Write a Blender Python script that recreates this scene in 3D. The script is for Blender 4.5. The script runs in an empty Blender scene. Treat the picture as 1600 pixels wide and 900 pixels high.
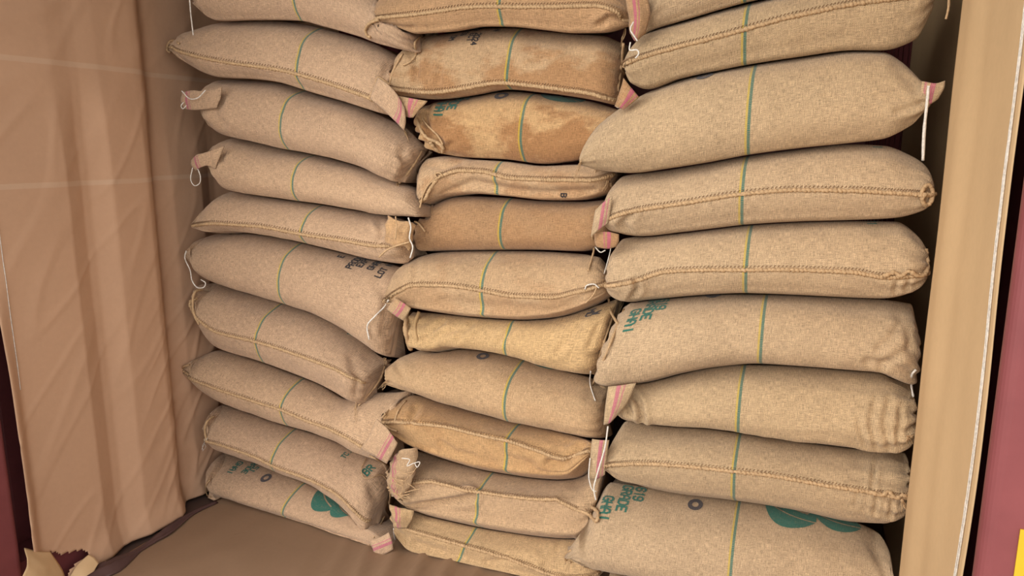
import bpy, bmesh, math, random
from mathutils import Vector, Matrix, noise
from mathutils.bvhtree import BVHTree

random.seed(7)
sc = bpy.context.scene
COL = sc.collection

# ------------------------------------------------------------------ camera
YAW, PITCH, CAMH, LENS = math.radians(21.8), math.radians(11.0), 1.38, 26.0
F = 1600.0 * LENS / 36.0
FW = Vector((-math.sin(YAW) * math.cos(PITCH), math.cos(YAW) * math.cos(PITCH), -math.sin(PITCH)))
RT = Vector((math.cos(YAW), math.sin(YAW), 0.0))
UP = RT.cross(FW)
CAM = Vector((0, 0, CAMH))
cd = bpy.data.cameras.new('camera')
cd.lens = LENS; cd.sensor_width = 36.0; cd.clip_start = 0.05
co = bpy.data.objects.new('camera', cd); COL.objects.link(co)
m = Matrix((RT, UP, -FW)).transposed().to_4x4(); m.translation = CAM
co.matrix_world = m
sc.camera = co

# ------------------------------------------------------------------ world, light, exposure
w = bpy.data.worlds.new('overcast_sky'); sc.world = w; w.use_nodes = True
wn = w.node_tree; bg = wn.nodes['Background']
bg.inputs[0].default_value = (1.0, 0.98, 0.96, 1); bg.inputs[1].default_value = 1.6
sun = bpy.data.lights.new('sun', 'SUN'); sun.energy = 2.05; sun.angle = math.radians(60); sun.color = (1, 0.95, 0.87)
so = bpy.data.objects.new('sun', sun); COL.objects.link(so)
so.rotation_euler = Vector((0.36, 0.85, -0.22)).to_track_quat('-Z', 'Y').to_euler()
so.location = (0, -4, 6)
sc.view_settings.view_transform = 'Standard'
sc.view_settings.look = 'None'
sc.view_settings.exposure = 0.35
sc.view_settings.gamma = 1.0
sc.view_settings.use_curve_mapping = False

# ------------------------------------------------------------------ photo pixel -> space
def ray(px, py):
    return FW + RT * ((px - 800) / F) - UP * ((py - 450) / F)
def at_y(px, py, Y):
    d = ray(px, py); return CAM + d * (Y / d.y)
def at_x(px, py, X):
    d = ray(px, py); return CAM + d * (X / d.x)
def at_z(px, py, Z):
    d = ray(px, py); return CAM + d * ((Z - CAMH) / d.z)
def to_px(p):
    v = p - CAM; z = v.dot(FW)
    return 800 + F * v.dot(RT) / z, 450 - F * v.dot(UP) / z

# ------------------------------------------------------------------ helpers
def link(o, parent=None):
    COL.objects.link(o)
    if parent: o.parent = parent
    return o
def mesh_obj(name, verts, faces, mat, parent=None, uvs=None, smooth=True, color=None, origin=None):
    off = origin if origin is not None else (parent.location if parent else Vector((0, 0, 0)))
    me = bpy.data.meshes.new(name)
    me.from_pydata([tuple(Vector(v) - off) for v in verts], [], faces)
    if uvs is not None:
        l = me.uv_layers.new(name='UVMap')
        for poly in me.polygons:
            for li in poly.loop_indices:
                l.data[li].uv = uvs[me.loops[li].vertex_index]
    if smooth:
        me.polygons.foreach_set('use_smooth', [True] * len(me.polygons))
    me.materials.append(mat); me.update()
    o = bpy.data.objects.new(name, me)
    if color: o.color = color
    link(o, parent)
    if origin is not None and not parent: o.location = origin
    return o
def tag(o, label=None, cat=None, group=None, kind=None):
    if label: o['label'] = label
    if cat: o['category'] = cat
    if group: o['group'] = group
    if kind: o['kind'] = kind
    return o
def empty(name, loc):
    o = bpy.data.objects.new(name, None); o.empty_display_size = 0.05
    link(o); o.location = loc; return o
def lerp(a, b, t): return a + (b - a) * t
def clamp(x, a=0.0, b=1.0): return max(a, min(b, x))
def sstep(a, b, x):
    t = clamp((x - a) / (b - a)); return t * t * (3 - 2 * t)
def catmull(pts, n, closed=False):
    """n samples per span; pts are tuples/Vectors"""
    P = [Vector(p) for p in pts]; out = []; N = len(P)
    spans = N if closed else N - 1
    for i in range(spans):
        if closed: p0, p1, p2, p3 = P[(i - 1) % N], P[i], P[(i + 1) % N], P[(i + 2) % N]
        else:
            p1, p2 = P[i], P[i + 1]
            p0 = P[i - 1] if i > 0 else p1 * 2 - p2
            p3 = P[i + 2] if i + 2 < N else p2 * 2 - p1
        for k in range(n):
            t = k / n
            out.append(0.5 * ((2 * p1) + (p2 - p0) * t + (2 * p0 - 5 * p1 + 4 * p2 - p3) * t * t + (3 * p1 - p0 - 3 * p2 + p3) * t ** 3))
    if not closed: out.append(P[-1])
    return out
def interp(poly, x, ix=0, iv=1):
    """smooth-ish interpolation of poly (sorted by ix)"""
    if x <= poly[0][ix]: return poly[0][iv]
    if x >= poly[-1][ix]: return poly[-1][iv]
    for k in range(len(poly) - 1):
        a, b = poly[k], poly[k + 1]
        if a[ix] <= x <= b[ix]:
            h = b[ix] - a[ix]
            if h < 1e-9: return a[iv]
            t = (x - a[ix]) / h
            def sl(i):
                if i == 0 : return (poly[1][iv] - poly[0][iv]) / max(1e-6, poly[1][ix] - poly[0][ix])
                if i == len(poly) - 1: return (poly[-1][iv] - poly[-2][iv]) / max(1e-6, poly[-1][ix] - poly[-2][ix])
                d1 = (poly[i][iv] - poly[i - 1][iv]) / max(1e-6, poly[i][ix] - poly[i - 1][ix])
                d2 = (poly[i + 1][iv] - poly[i][iv]) / max(1e-6, poly[i + 1][ix] - poly[i][ix])
                if d1 * d2 <= 0: return 0.0
                return 2 * d1 * d2 / (d1 + d2)
            m0, m1 = sl(k) * h, sl(k + 1) * h
            return ((2 * t**3 - 3 * t**2 + 1) * a[iv] + (t**3 - 2 * t**2 + t) * m0 + (-2 * t**3 + 3 * t**2) * b[iv] + (t**3 - t**2) * m1)
    return poly[-1][iv]
def tube(path, r, sides=6, wob=0.0, taper=False):
    V, Fc = [], []
    n = len(path); prev = None
    for i, p in enumerate(path):
        t = (path[min(i + 1, n - 1)] - path[max(i - 1, 0)])
        if t.length < 1e-9: t = Vector((0, 0, 1))
        t.normalize()
        u = prev - t * prev.dot(t) if prev else t.orthogonal()
        if u.length < 1e-6: u = t.orthogonal()
        u.normalize(); prev = u; v = t.cross(u)
        rr = r * (1 + wob * random.uniform(-1, 1))
        if taper: rr *= 1 - 0.7 * i / (n - 1)
        for k in range(sides):
            a = 2 * math.pi * k / sides
            V.append(p + (u * math.cos(a) + v * math.sin(a)) * rr)
    for i in range(n - 1):
        for k in range(sides):
            a, b = i * sides + k, i * sides + (k + 1) % sides
            Fc.append((a, b, b + sides, a + sides))
    Fc.append(tuple(range(sides))[::-1]); Fc.append(tuple((n - 1) * sides + k for k in range(sides)))
    return V, Fc
def box(x0, x1, y0, y1, z0, z1):
    V = [(x, y, z) for x in (x0, x1) for y in (y0, y1) for z in (z0, z1)]
    return V, [(0, 1, 3, 2), (4, 6, 7, 5), (0, 4, 5, 1), (2, 3, 7, 6), (0, 2, 6, 4), (1, 5, 7, 3)]

# ------------------------------------------------------------------ materials
def new_mat(name, rough=0.9):
    m = bpy.data.materials.new(name); m.use_nodes = True
    nt = m.node_tree; b = nt.nodes['Principled BSDF']
    b.inputs['Roughness'].default_value = rough
    b.inputs['Specular IOR Level'].default_value = 0.2
    return m, nt, b
class NB:
    def __init__(s, nt): s.nt = nt
    def n(s, t, **kw):
        x = s.nt.nodes.new(t)
        for k, v in kw.items(): setattr(x, k, v)
        return x
    def l(s, a, b): s.nt.links.new(a, b)
    def math(s, op, a, b=None, c=None):
        x = s.n('ShaderNodeMath', operation=op)
        for i, v in enumerate((a, b, c)):
            if v is None: continue
            if isinstance(v, (int, float)): x.inputs[i].default_value = v
            else: s.l(v, x.inputs[i])
        return x.outputs[0]
    def noise(s, vec, scale, detail=3, rough=0.5):
        x = s.n('ShaderNodeTexNoise'); x.inputs['Scale'].default_value = scale
        x.inputs['Detail'].default_value = detail; x.inputs['Roughness'].default_value = rough
        if vec is not None: s.l(vec, x.inputs['Vector'])
        return x.outputs['Fac']
    def mapping(s, vec, sc_):
        x = s.n('ShaderNodeMapping'); x.inputs['Scale'].default_value = sc_
        s.l(vec, x.inputs['Vector']); return x.outputs[0]
    def mix(s, fac, a, b, mode='MIX'):
        x = s.n('ShaderNodeMix', data_type='RGBA', blend_type=mode)
        if isinstance(fac, (int, float)): x.inputs[0].default_value = fac
        else: s.l(fac, x.inputs[0])
        for i, v in ((6, a), (7, b)):
            if isinstance(v, tuple): x.inputs[i].default_value = v
            else: s.l(v, x.inputs[i])
        return x.outputs[2]
    def ramp(s, fac, a, b):
        x = s.n('ShaderNodeMapRange'); x.inputs[1].default_value = a; x.inputs[2].default_value = b
        s.l(fac, x.inputs[0]); return x.outputs[0]

def burlap(name, stripe=True, pink=False, ink=None):
    m, nt, b = new_mat(name, 0.95); q = NB(nt)
    uv = q.n('ShaderNodeUVMap').outputs[0]; uv_s = q.n('ShaderNodeSeparateXYZ'); q.l(uv, uv_s.inputs[0])
    U, V = uv_s.outputs[0], uv_s.outputs[1]
    oi = q.n('ShaderNodeObjectInfo')
    tc = q.n('ShaderNodeTexCoord').outputs['Object']
    # threads: warp and weft
    wob = q.noise(uv, 45, 2); wobm = q.math('MULTIPLY', wob, 7.0)
    su = q.math('SINE', q.math('ADD', q.math('MULTIPLY', U, 2 * math.pi / 0.0046), wobm))
    sv = q.math('SINE', q.math('ADD', q.math('MULTIPLY', V, 2 * math.pi / 0.0046), wobm))
    n1 = q.noise(q.mapping(uv, (48, 640, 1)), 1.0, 2, 0.6)
    n2 = q.noise(q.mapping(uv, (640, 48, 1)), 1.0, 2, 0.6)
    weave = q.math('MULTIPLY', su, sv)
    holes = q.math('ADD', q.math('MULTIPLY', su, 0.5), q.math('MULTIPLY', sv, 0.5))
    h = q.math('ADD', q.math('MULTIPLY', weave, 0.30), q.math('MULTIPLY', holes, 0.30))
    slub = q.math('ADD', n1, n2)                       # ~1
    tone = q.math('ADD', q.math('MULTIPLY', h, 0.34), q.math('MULTIPLY', q.math('SUBTRACT', slub, 1.0), 1.35))
    speck = q.noise(uv, 330, 2, 0.7)
    tone = q.math('ADD', tone, q.math('MULTIPLY', q.math('SUBTRACT', speck, 0.5), 1.0))
    blot = q.noise(tc, 4.0, 4, 0.6)
    tone = q.math('ADD', tone, q.math('MULTIPLY', q.math('SUBTRACT', blot, 0.5), 0.35))
    fac = q.math('ADD', tone, 1.0)
    base = q.n('ShaderNodeVectorMath', operation='SCALE')
    # stain: wet brown patches, strength from the object's alpha
    st_n = q.noise(q.mapping(tc, (4.2, 4.2, 7.5)), 1.0, 5, 0.62)
    st = q.ramp(st_n, 0.45, 0.54)
    sa = q.math('MULTIPLY', q.math('SUBTRACT', 1.0, oi.outputs['Alpha']), st)
    col0 = q.mix(sa, oi.outputs['Color'], (0.31, 0.155, 0.065, 1))
    q.l(col0, base.inputs[0]); q.l(fac, base.inputs['Scale'])
    col = base.outputs[0]
    if stripe:
        au = q.math('ABSOLUTE', U)
        dash = q.math('ADD', 0.75, q.math('MULTIPLY', sv, 0.25))
        g = q.math('MULTIPLY', q.math('LESS_THAN', au, 0.0036), dash)
        y_ = q.math('MULTIPLY', q.math('LESS_THAN', q.math('ABSOLUTE', q.math('ADD', U, 0.0066)), 0.0026), 0.6)
        col = q.mix(y_, col, (0.50, 0.36, 0.03, 1))
        col = q.mix(g, col, (0.022, 0.135, 0.105, 1))
    if pink:
        for c0, wd, op in ((0.030, 0.0055, 0.85), (0.044, 0.0025, 0.6)):
            g = q.math('MULTIPLY', q.math('LESS_THAN', q.math('ABSOLUTE', q.math('SUBTRACT', U, c0)), wd), op)
            g = q.math('MULTIPLY', g, q.math('ADD', 0.75, q.math('MULTIPLY', su, 0.25)))
            col = q.mix(g, col, (0.45, 0.07, 0.17, 1))
    if ink:
        k = q.ramp(q.math('ADD', q.math('MULTIPLY', slub, 0.5), q.math('MULTIPLY', h, 0.20)), 0.28, 0.44)
        col = q.mix(k, col, ink)
    q.l(col, b.inputs['Base Color'])
    bp = q.n('ShaderNodeBump'); bp.inputs['Strength'].default_value = 0.55; bp.inputs['Distance'].default_value = 0.0016
    hh = q.math('ADD', h, q.math('MULTIPLY', slub, 1.2)); q.l(hh, bp.inputs['Height'])
    bp2 = q.n('ShaderNodeBump'); bp2.inputs['Strength'].default_value = 0.5; bp2.inputs['Distance'].default_value = 0.012
    q.l(q.noise(tc, 14, 3, 0.5), bp2.inputs['Height']); q.l(bp2.outputs[0], bp.inputs['Normal'])
    q.l(bp.outputs[0], b.inputs['Normal'])
    b.inputs['Sheen Weight'].default_value = 0.15
    return m
M_SACK = burlap('burlap_striped')
M_PLAIN = burlap('burlap_plain', stripe=False)
M_PINK = burlap('burlap_pink_selvedge', stripe=False, pink=True)
M_INKG = burlap('green_ink_on_burlap', stripe=False, ink=(0.030, 0.135, 0.100, 1))
M_INKK = burlap('black_ink_on_burlap', stripe=False, ink=(0.022, 0.020, 0.024, 1))
M_INKGR = burlap('grey_ink_on_burlap', stripe=False, ink=(0.060, 0.050, 0.055, 1))

def rope_mat(name, c):
    m, nt, b = new_mat(name, 0.95); q = NB(nt)
    tc = q.n('ShaderNodeTexCoord').outputs['Object']
    n = q.noise(tc, 160, 3, 0.6)
    q.l(q.mix(q.ramp(n, 0.3, 0.7), tuple(x * 0.62 for x in c[:3]) + (1,), c), b.inputs['Base Color'])
    bp = q.n('ShaderNodeBump'); bp.inputs['Strength'].default_value = 0.6; bp.inputs['Distance'].default_value = 0.002
    q.l(n, bp.inputs['Height']); q.l(bp.outputs[0], b.inputs['Normal'])
    return m
M_SEAM = rope_mat('jute_twine', (0.56, 0.37, 0.205, 1))
M_STITCH = rope_mat('dark_stitch', (0.30, 0.18, 0.10, 1))
M_COTTON = rope_mat('white_cotton', (0.80, 0.74, 0.66, 1))

def paper(name, c, crease_z=(), fold=0.5, spots=False):
    m, nt, b = new_mat(name, 0.75); q = NB(nt)
    tc = q.n('ShaderNodeTexCoord').outputs['Object']
    a = q.noise(tc, 2.2, 5, 0.6); f = q.noise(tc, 60, 3, 0.6)
    k = q.math('ADD', q.math('MULTIPLY', q.math('SUBTRACT', a, 0.5), 0.28), q.math('MULTIPLY', q.math('SUBTRACT', f, 0.5), 0.10))
    base = q.n('ShaderNodeVectorMath', operation='SCALE'); base.inputs[0].default_value = c[:3]
    q.l(q.math('ADD', k, 1.0), base.inputs['Scale'])
    col = base.outputs[0]
    if crease_z:
        sx = q.n('ShaderNodeSeparateXYZ'); q.l(tc, sx.inputs[0])
        for z in crease_z:      # worn, whitened fold lines in the sheet
            g = q.math('LESS_THAN', q.math('ABSOLUTE', q.math('SUBTRACT', q.math('ADD', sx.outputs[2], q.math('MULTIPLY', a, 0.01)), z + 0.005)), 0.008)
            col = q.mix(q.math('MULTIPLY', g, 0.16), col, (0.75, 0.62, 0.48, 1))
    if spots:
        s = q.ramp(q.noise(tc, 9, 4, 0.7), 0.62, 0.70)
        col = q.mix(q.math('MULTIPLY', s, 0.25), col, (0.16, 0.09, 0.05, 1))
    q.l(col, b.inputs['Base Color'])
    vz = q.n('ShaderNodeTexNoise'); vz.inputs['Scale'].default_value = 5.5; vz.inputs['Detail'].default_value = 2.5
    vz.noise_type = 'RIDGED_MULTIFRACTAL'; q.l(tc, vz.inputs['Vector'])
    bp = q.n('ShaderNodeBump'); bp.inputs['Strength'].default_value = fold; bp.inputs['Distance'].default_value = 0.012
    q.l(vz.outputs['Fac'], bp.inputs['Height'])
    bp2 = q.n('ShaderNodeBump'); bp2.inputs['Strength'].default_value = 0.25; bp2.inputs['Distance'].default_value = 0.001
    q.l(f, bp2.inputs['Height']); q.l(bp.outputs[0], bp2.inputs['Normal']); q.l(bp2.outputs[0], b.inputs['Normal'])
    return m
M_PAPER_L = paper('kraft_paper', (0.53, 0.325, 0.205, 1), crease_z=(1.62, 1.26), fold=0.10)
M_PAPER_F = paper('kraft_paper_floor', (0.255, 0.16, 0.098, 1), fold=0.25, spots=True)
M_PAPER_R = paper('kraft_paper_right', (0.62, 0.425, 0.235, 1), fold=0.08)
def paint(name, c, rough=0.5):
    m, nt, b = new_mat(name, rough); q = NB(nt)
    tc = q.n('ShaderNodeTexCoord').outputs['Object']
    n = q.noise(tc, 6, 5, 0.65)
    q.l(q.mix(q.ramp(n, 0.3, 0.8), c, tuple(x * 0.72 for x in c[:3]) + (1,)), b.inputs['Base Color'])
    bp = q.n('ShaderNodeBump'); bp.inputs['Strength'].default_value = 0.15; bp.inputs['Distance'].default_value = 0.003
    q.l(n, bp.inputs['Height']); q.l(bp.outputs[0], b.inputs['Normal'])
    return m
M_STEEL = paint('maroon_painted_steel', (0.205, 0.055, 0.056, 1), 0.45)
M_CEIL = paint('grey_painted_steel', (0.42, 0.40, 0.38, 1), 0.6)
M_YELLOW = paint('yellow_paint', (0.58, 0.36, 0.02, 1), 0.5)
M_PLY = paint('dark_plywood', (0.10, 0.062, 0.05, 1), 0.6)
M_FILM = paint('brown_plastic_film', (0.10, 0.055, 0.05, 1), 0.25)
M_GROUND = paint('concrete', (0.42, 0.40, 0.36, 1), 0.9)

# ------------------------------------------------------------------ the container (setting)
XL, XR, YB, YD, ZC = -2.262, 0.40, 7.0, 1.15, 2.42
def corrugated(name, X, side):
    prof = []; y = YD; k = 0; d = 0.034 * side
    while y < YB:
        prof += [(y, 0), (y + .07, 0), (y + .137, d), (y + .207, d)]; y += .274
    V, Fc = [], []
    for (yy, dd) in prof: V += [(X + dd, yy, -0.02), (X + dd, yy, ZC)]
    for i in range(len(prof) - 1): Fc.append((2 * i, 2 * i + 2, 2 * i + 3, 2 * i + 1))
    n = len(V); V += [(v[0] + .003 * side, v[1], v[2]) for v in V]
    Fc += [tuple(reversed([a + n for a in f])) for f in Fc]
    return tag(mesh_obj(name, V, Fc, M_STEEL, smooth=False), 'maroon corrugated steel container wall', kind='structure')
corrugated('wall_left', XL, -1); corrugated('wall_right', XR, 1)
def st_box(name, args, mat, label):
    V, Fc = box(*args); return tag(mesh_obj(name, V, Fc, mat, smooth=False), label, kind='structure')
st_box('wall_back', (XL - .05, XR + .05, YB, YB + .04, -.02, ZC), M_STEEL, 'steel end wall of the container behind the sacks')
st_box('floor', (XL - .05, XR + .05, 0.95, YB, -.05, -.004), M_PLY, 'dark plywood container floor')
st_box('ceiling', (XL - .05, XR + .05, 0.95, YB, ZC, ZC + .03), M_CEIL, 'steel container roof')
st_box('ground', (-14, 14, -14, 0.95, -.20, -.16), M_GROUND, 'concrete loading yard in front of the container')

def rounded_post(name, x0, x1, y0, y1, r, label):
    c = [(x0 + r, y0 + r, math.pi, 1.5 * math.pi), (x1 - r, y0 + r, 1.5 * math.pi, 2 * math.pi), (x1 - r, y1 - r, 0, .5 * math.pi), (x0 + r, y1 - r, .5 * math.pi, math.pi)]
    pr = []
    for (cx, cy, a0, a1) in c:
        for k in range(7): a = lerp(a0, a1, k / 6); pr.append((cx + r * math.cos(a), cy + r * math.sin(a)))
    n = len(pr); V = [(x, y, -.16) for x, y in pr] + [(x, y, ZC + .03) for x, y in pr]
    Fc = [(i, (i + 1) % n, (i + 1) % n + n, i + n) for i in range(n)] + [tuple(range(n))[::-1], tuple(range(n, 2 * n))]
    return tag(mesh_obj(name, V, Fc, M_STEEL, smooth=False), label, kind='structure')
pr_ = rounded_post('trim_1', 0.258, 0.44, 1.13, 1.168, 0.018, 'maroon steel door post at the right edge')
V, Fc = box(0.302, 0.437, 1.1275, 1.1296, -.1, 0.86)
mesh_obj('yellow_band', V, Fc, M_YELLOW, pr_, smooth=False)
V, Fc = box(0.345, 0.44, 1.168, 1.30, -.16, ZC)
mesh_obj('post_flange', V, Fc, M_STEEL, pr_, smooth=False)
rounded_post('trim_2', -2.28, -2.10, 1.13, 1.325, 0.02, 'maroon steel door post at the left edge')

st_box('trim_3', (-2.262, -2.150, 1.33, 1.75, -.004, .13), M_STEEL, 'maroon bottom side rail behind the left paper lining')

# ------------------------------------------------------------------ sacks
# each: top outline, bottom outline (photo px, left to right), front plane y at left and right end
S = {}
def D(key, top, bot, y, seam=None, stripe=None, rb=.055, rt=.14, col=None, stain=0.0, wr=1.0, gl=0.5, gr=0.5, vt=.36):
    S[key] = dict(top=top, bot=bot, y=y, seam=seam, stripe=stripe, rb=rb, rt=rt, col=col, stain=stain, wr=wr, gl=gl, gr=gr, vt=vt)
YL0, YL1 = 2.06, 2.00
D('L0', [(300,-6),(340,-50),(460,-72),(560,-50),(645,30)], [(300,2),(345,33),(400,32),(470,33),(520,45),(565,58),(600,70),(648,82)], (YL0,YL1), None, (463,20))
D('L1', [(264,68),(300,48),(350,33),(400,30),(470,36),(520,48),(580,66),(620,88),(642,112)], [(264,74),(290,95),(345,121),(400,124),(440,129),(490,145),(560,165),(610,182)], (YL0,YL1), [(268,74),(290,83),(345,96),(440,110),(500,126),(540,139),(575,152),(605,168)], (462,115))
D('L2', [(308,152),(325,135),(350,123),(400,125),(440,129),(490,145),(560,165),(600,182),(640,205),(657,228)], [(312,166),(325,190),(355,212),(400,222),(440,232),(500,242),(560,259),(600,276),(622,287)], (YL0,YL1), None, (444,225))
D('L3', [(320,244),(340,226),(365,214),(400,221),(440,231),(500,242),(560,259),(600,274),(640,296),(652,322)], [(326,258),(340,275),(362,297),(400,304),(440,310),(500,318),(560,328),(610,336),(655,339)], (YL0,YL1), None, (461,305), gl=1)
D('L4', [(300,349),(330,320),(362,298),(400,304),(440,310),(500,318),(560,328),(610,336),(646,348)], [(302,356),(330,363),(370,362),(410,366),(450,373),(520,390),(590,407),(640,414)], (YL0,YL1), [(302,353),(340,349),(400,353),(475,366),(540,376),(590,384),(630,385)], (474,375), gr=1)
D('L5', [(290,393),(310,375),(340,364),(370,362),(410,366),(450,373),(520,390),(590,407),(640,420)], [(290,397),(310,420),(335,440),(370,452),(400,460),(460,478),(500,492),(540,514),(570,535),(603,563)], (YL0,YL1), None, (437,462))
D('L6', [(303,452),(320,442),(340,441),(370,452),(400,460),(460,478),(500,492),(540,514),(570,535),(600,566)], [(304,475),(315,512),(345,545),(400,562),(450,580),(500,600),(540,623),(558,636)], (YL0-.01,YL1-.01), [(304,468),(315,497),(345,519),(400,533),(440,545),(500,567),(530,583),(548,600),(556,625)], (405,555), rt=.16)
D('L7', [(286,572),(315,556),(345,546),(400,562),(450,580),(500,600),(540,622),(580,612),(636,612)], [(288,584),(310,602),(345,626),(400,648),(440,662),(480,673),(530,691),(560,706),(605,722)], (YL0,YL1), [(288,580),(310,594),(345,608),(400,627),(440,640),(480,657),(520,672),(550,688),(585,708)], (438,634))
D('L8', [(318,668),(330,645),(350,631),(400,648),(440,662),(480,673),(530,691),(565,708),(600,722),(610,752)], [(322,690),(350,704),(400,722),(440,738),(480,753),(520,776),(550,802),(572,836),(580,856)], (YL0,YL1), [(322,687),(350,695),(400,713),(430,728),(480,747),(520,768),(550,795),(573,832)], (426,715), rt=.16)
D('L9', [(324,755),(335,730),(352,706),(400,722),(440,738),(480,754),(520,777),(550,803),(590,830),(612,845)], [(326,776),(345,783),(400,797),(450,812),(500,835),(550,855),(590,868),(612,864)], (YL0,YL1), None, (444,805), rt=.17)
YM = 2.05
D('M0', [(574,34),(620,-20),(700,-45),(780,-52),(920,-45),(988,0)], [(574,46),(590,38),(620,43),(655,53),(700,50),(750,42),(800,42),(850,47),(900,52),(940,51),(978,38)], (YM-.05,YM-.04), [(574,40),(590,29),(650,22),(730,12),(850,11),(930,9),(960,18),(982,34)], (783,25), col=(.40,.24,.125), rb=0.04)
D('M1', [(626,84),(640,68),(660,55),(700,51),(750,43),(800,42),(850,47),(900,52),(940,54),(974,66)], [(608,141),(640,151),(690,155),(730,150),(790,140),(850,145),(920,155),(964,165)], (YM-.01,YM), [(608,139),(640,145),(680,149),(730,145),(790,136),(850,138),(920,146),(964,160)], (793,125), stain=.75, rt=.12)
D('M2', [(650,182),(668,163),(690,156),(730,150),(790,141),(850,146),(920,156),(975,172)], [(664,232),(690,240),(730,246),(790,249),(850,256),(890,252),(915,246),(945,225)], (YM,YM+.02), None, (815,235), stain=.95, col=(.46,.285,.14), gl=1.2, rt=.12)
D('M3', [(648,275),(668,246),(700,242),(740,247),(790,250),(850,257),(900,255),(960,262)], [(655,330),(680,313),(700,306),(740,302),(790,306),(850,312),(900,312),(950,300)], (YM,YM+.02), [(655,322),(672,295),(690,276),(720,267),(750,268),(800,279),(850,281),(920,282),(955,272)], (775,290), stain=.5, wr=1.6, rt=.10)
D('M4', [(652,345),(680,317),(720,304),(790,307),(850,312),(900,313),(955,310)], [(645,380),(662,392),(700,391),(760,390),(850,390),(900,392),(950,382)], (YM+.01,YM+.03), None, (784,380), stain=.25, col=(.345,.20,.098), rt=.10)
D('M5', [(600,468),(612,440),(640,406),(690,392),(760,390),(850,391),(900,394),(934,400),(944,425)], [(600,474),(630,479),(680,487),(730,493),(790,497),(850,494),(900,482),(944,461)], (YM-.06,YM), [(600,471),(625,456),(650,446),(700,447),(760,456),(800,463),(860,465),(900,457),(942,447)], (753,455), stain=.3, rt=.13, rb=0.02)
D('M6', [(632,505),(645,486),(680,488),(730,493),(790,497),(850,494),(900,484),(966,466)], [(640,545),(662,548),(700,541),(740,545),(790,553),(840,567),(870,576),(926,588)], (YM,YM), None, (788,540), col=(.48,.315,.16), wr=2.0, gl=1.5, rt=.12)
D('M7', [(602,577),(630,555),(670,543),(700,541),(740,545),(790,553),(840,567),(880,578),(920,588),(950,606)], [(603,600),(640,611),(690,628),(740,642),(790,655),(850,668),(900,680),(940,688)], (YM-.02,YM-.02), None, (789,635), col=(.42,.275,.155), stain=.15, rt=.17)
D('M8', [(598,650),(620,628),(650,616),(690,628),(740,642),(790,655),(850,668),(900,680),(926,690)], [(600,667),(620,683),(650,701),(700,718),(750,731),(800,739),(850,744),(885,743),(922,712)], (YM-.01,YM), [(600,660),(640,661),(690,666),(740,676),(790,688),(840,704),(880,716),(918,704)], (790,735), col=(.44,.265,.125), stain=.3, wr=1.5, rb=0.02)
D('M9', [(606,735),(625,704),(650,702),(700,718),(750,731),(800,739),(850,744),(900,742),(940,731)], [(612,772),(640,796),(670,804),(744,820),(807,830),(850,835),(900,837),(932,806)], (YM-.02,YM), [(625,764),(650,757),(680,753),(750,757),(800,763),(850,773),(900,795),(928,808)], (742,815), wr=2.0, gl=1.5, rt=.16, rb=0.004)
D('M10', [(612,800),(640,797),(670,804),(744,820),(807,830),(850,835),(900,838),(926,836)], [(614,830),(640,858),(700,884),(750,897),(800,908),(850,917),(900,922),(934,908)], (YM-.03,YM-.02), [(616,814),(650,831),(715,851),(760,863),(830,886),(870,900),(926,905)], (714,885), wr=1.6, gl=1.2, rt=.17, col=(.44,.29,.155), rb=0.012)
YR0, YR1 = 1.99, 2.02
D('R0', [(1003,10),(1050,-45),(1200,-95),(1350,-110),(1455,-80)], [(1003,50),(1060,34),(1165,4),(1250,-14),(1350,-32),(1452,-42)], (YR0,YR1+.02), None, (1165,-10))
D('R1', [(974,96),(990,70),(1010,50),(1060,34),(1165,4),(1250,-14),(1350,-32),(1460,-30)], [(976,112),(990,132),(1010,139),(1060,123),(1120,110),(1165,101),(1250,88),(1330,78),(1380,78),(1430,62),(1462,8)], (YR0-.01,YR1+.03), [(974,102),(1000,91),(1050,76),(1110,60),(1165,45),(1250,23),(1350,4),(1455,-8)], (1163,90), rt=.11)
D('R2', [(905,246),(922,215),(950,182),(1000,148),(1060,124),(1120,110),(1165,101),(1250,88),(1330,78),(1380,79),(1410,95),(1435,120),(1456,140)], [(905,256),(935,266),(980,270),(1040,263),(1100,254),(1172,241),(1250,231),(1330,223),(1380,217),(1420,196),(1456,158)], (YR0-.05,YR1), None, (1172,225), rt=.13, rb=.06)
D('R3', [(940,318),(955,292),(975,273),(1040,264),(1100,254),(1172,241),(1250,231),(1330,223),(1380,225),(1420,239),(1450,260),(1462,288)], [(940,350),(960,362),(990,368),(1060,362),(1120,355),(1165,350),(1250,345),(1330,343),(1400,340),(1440,330),(1460,318)], (YR0-.01,YR1), [(940,347),(965,337),(990,330),(1060,319),(1165,303),(1250,297),(1330,298),(1400,302),(1458,305)], (1162,335), rt=.12)
D('R4', [(950,402),(975,371),(1060,362),(1120,355),(1165,350),(1250,345),(1330,343),(1400,344),(1430,362),(1450,392)], [(945,455),(975,471),(1000,468),(1060,462),(1120,458),(1165,457),(1250,460),(1330,464),(1380,466),(1430,455),(1450,438)], (YR0-.01,YR1), [(938,450),(990,440),(1040,425),(1100,422),(1165,422),(1250,422),(1330,425),(1380,433),(1448,430)], (1163,445), rt=.12, gr=1.0)
D('R5', [(970,482),(990,470),(1060,462),(1165,458),(1250,460),(1330,464),(1380,466),(1424,474),(1434,505)], [(924,602),(945,603),(1000,596),(1060,581),(1120,571),(1190,567),(1250,571),(1330,577),(1370,579),(1400,592),(1427,604)], (YR0-.03,YR1), None, (1188,555), rt=.15)
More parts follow.
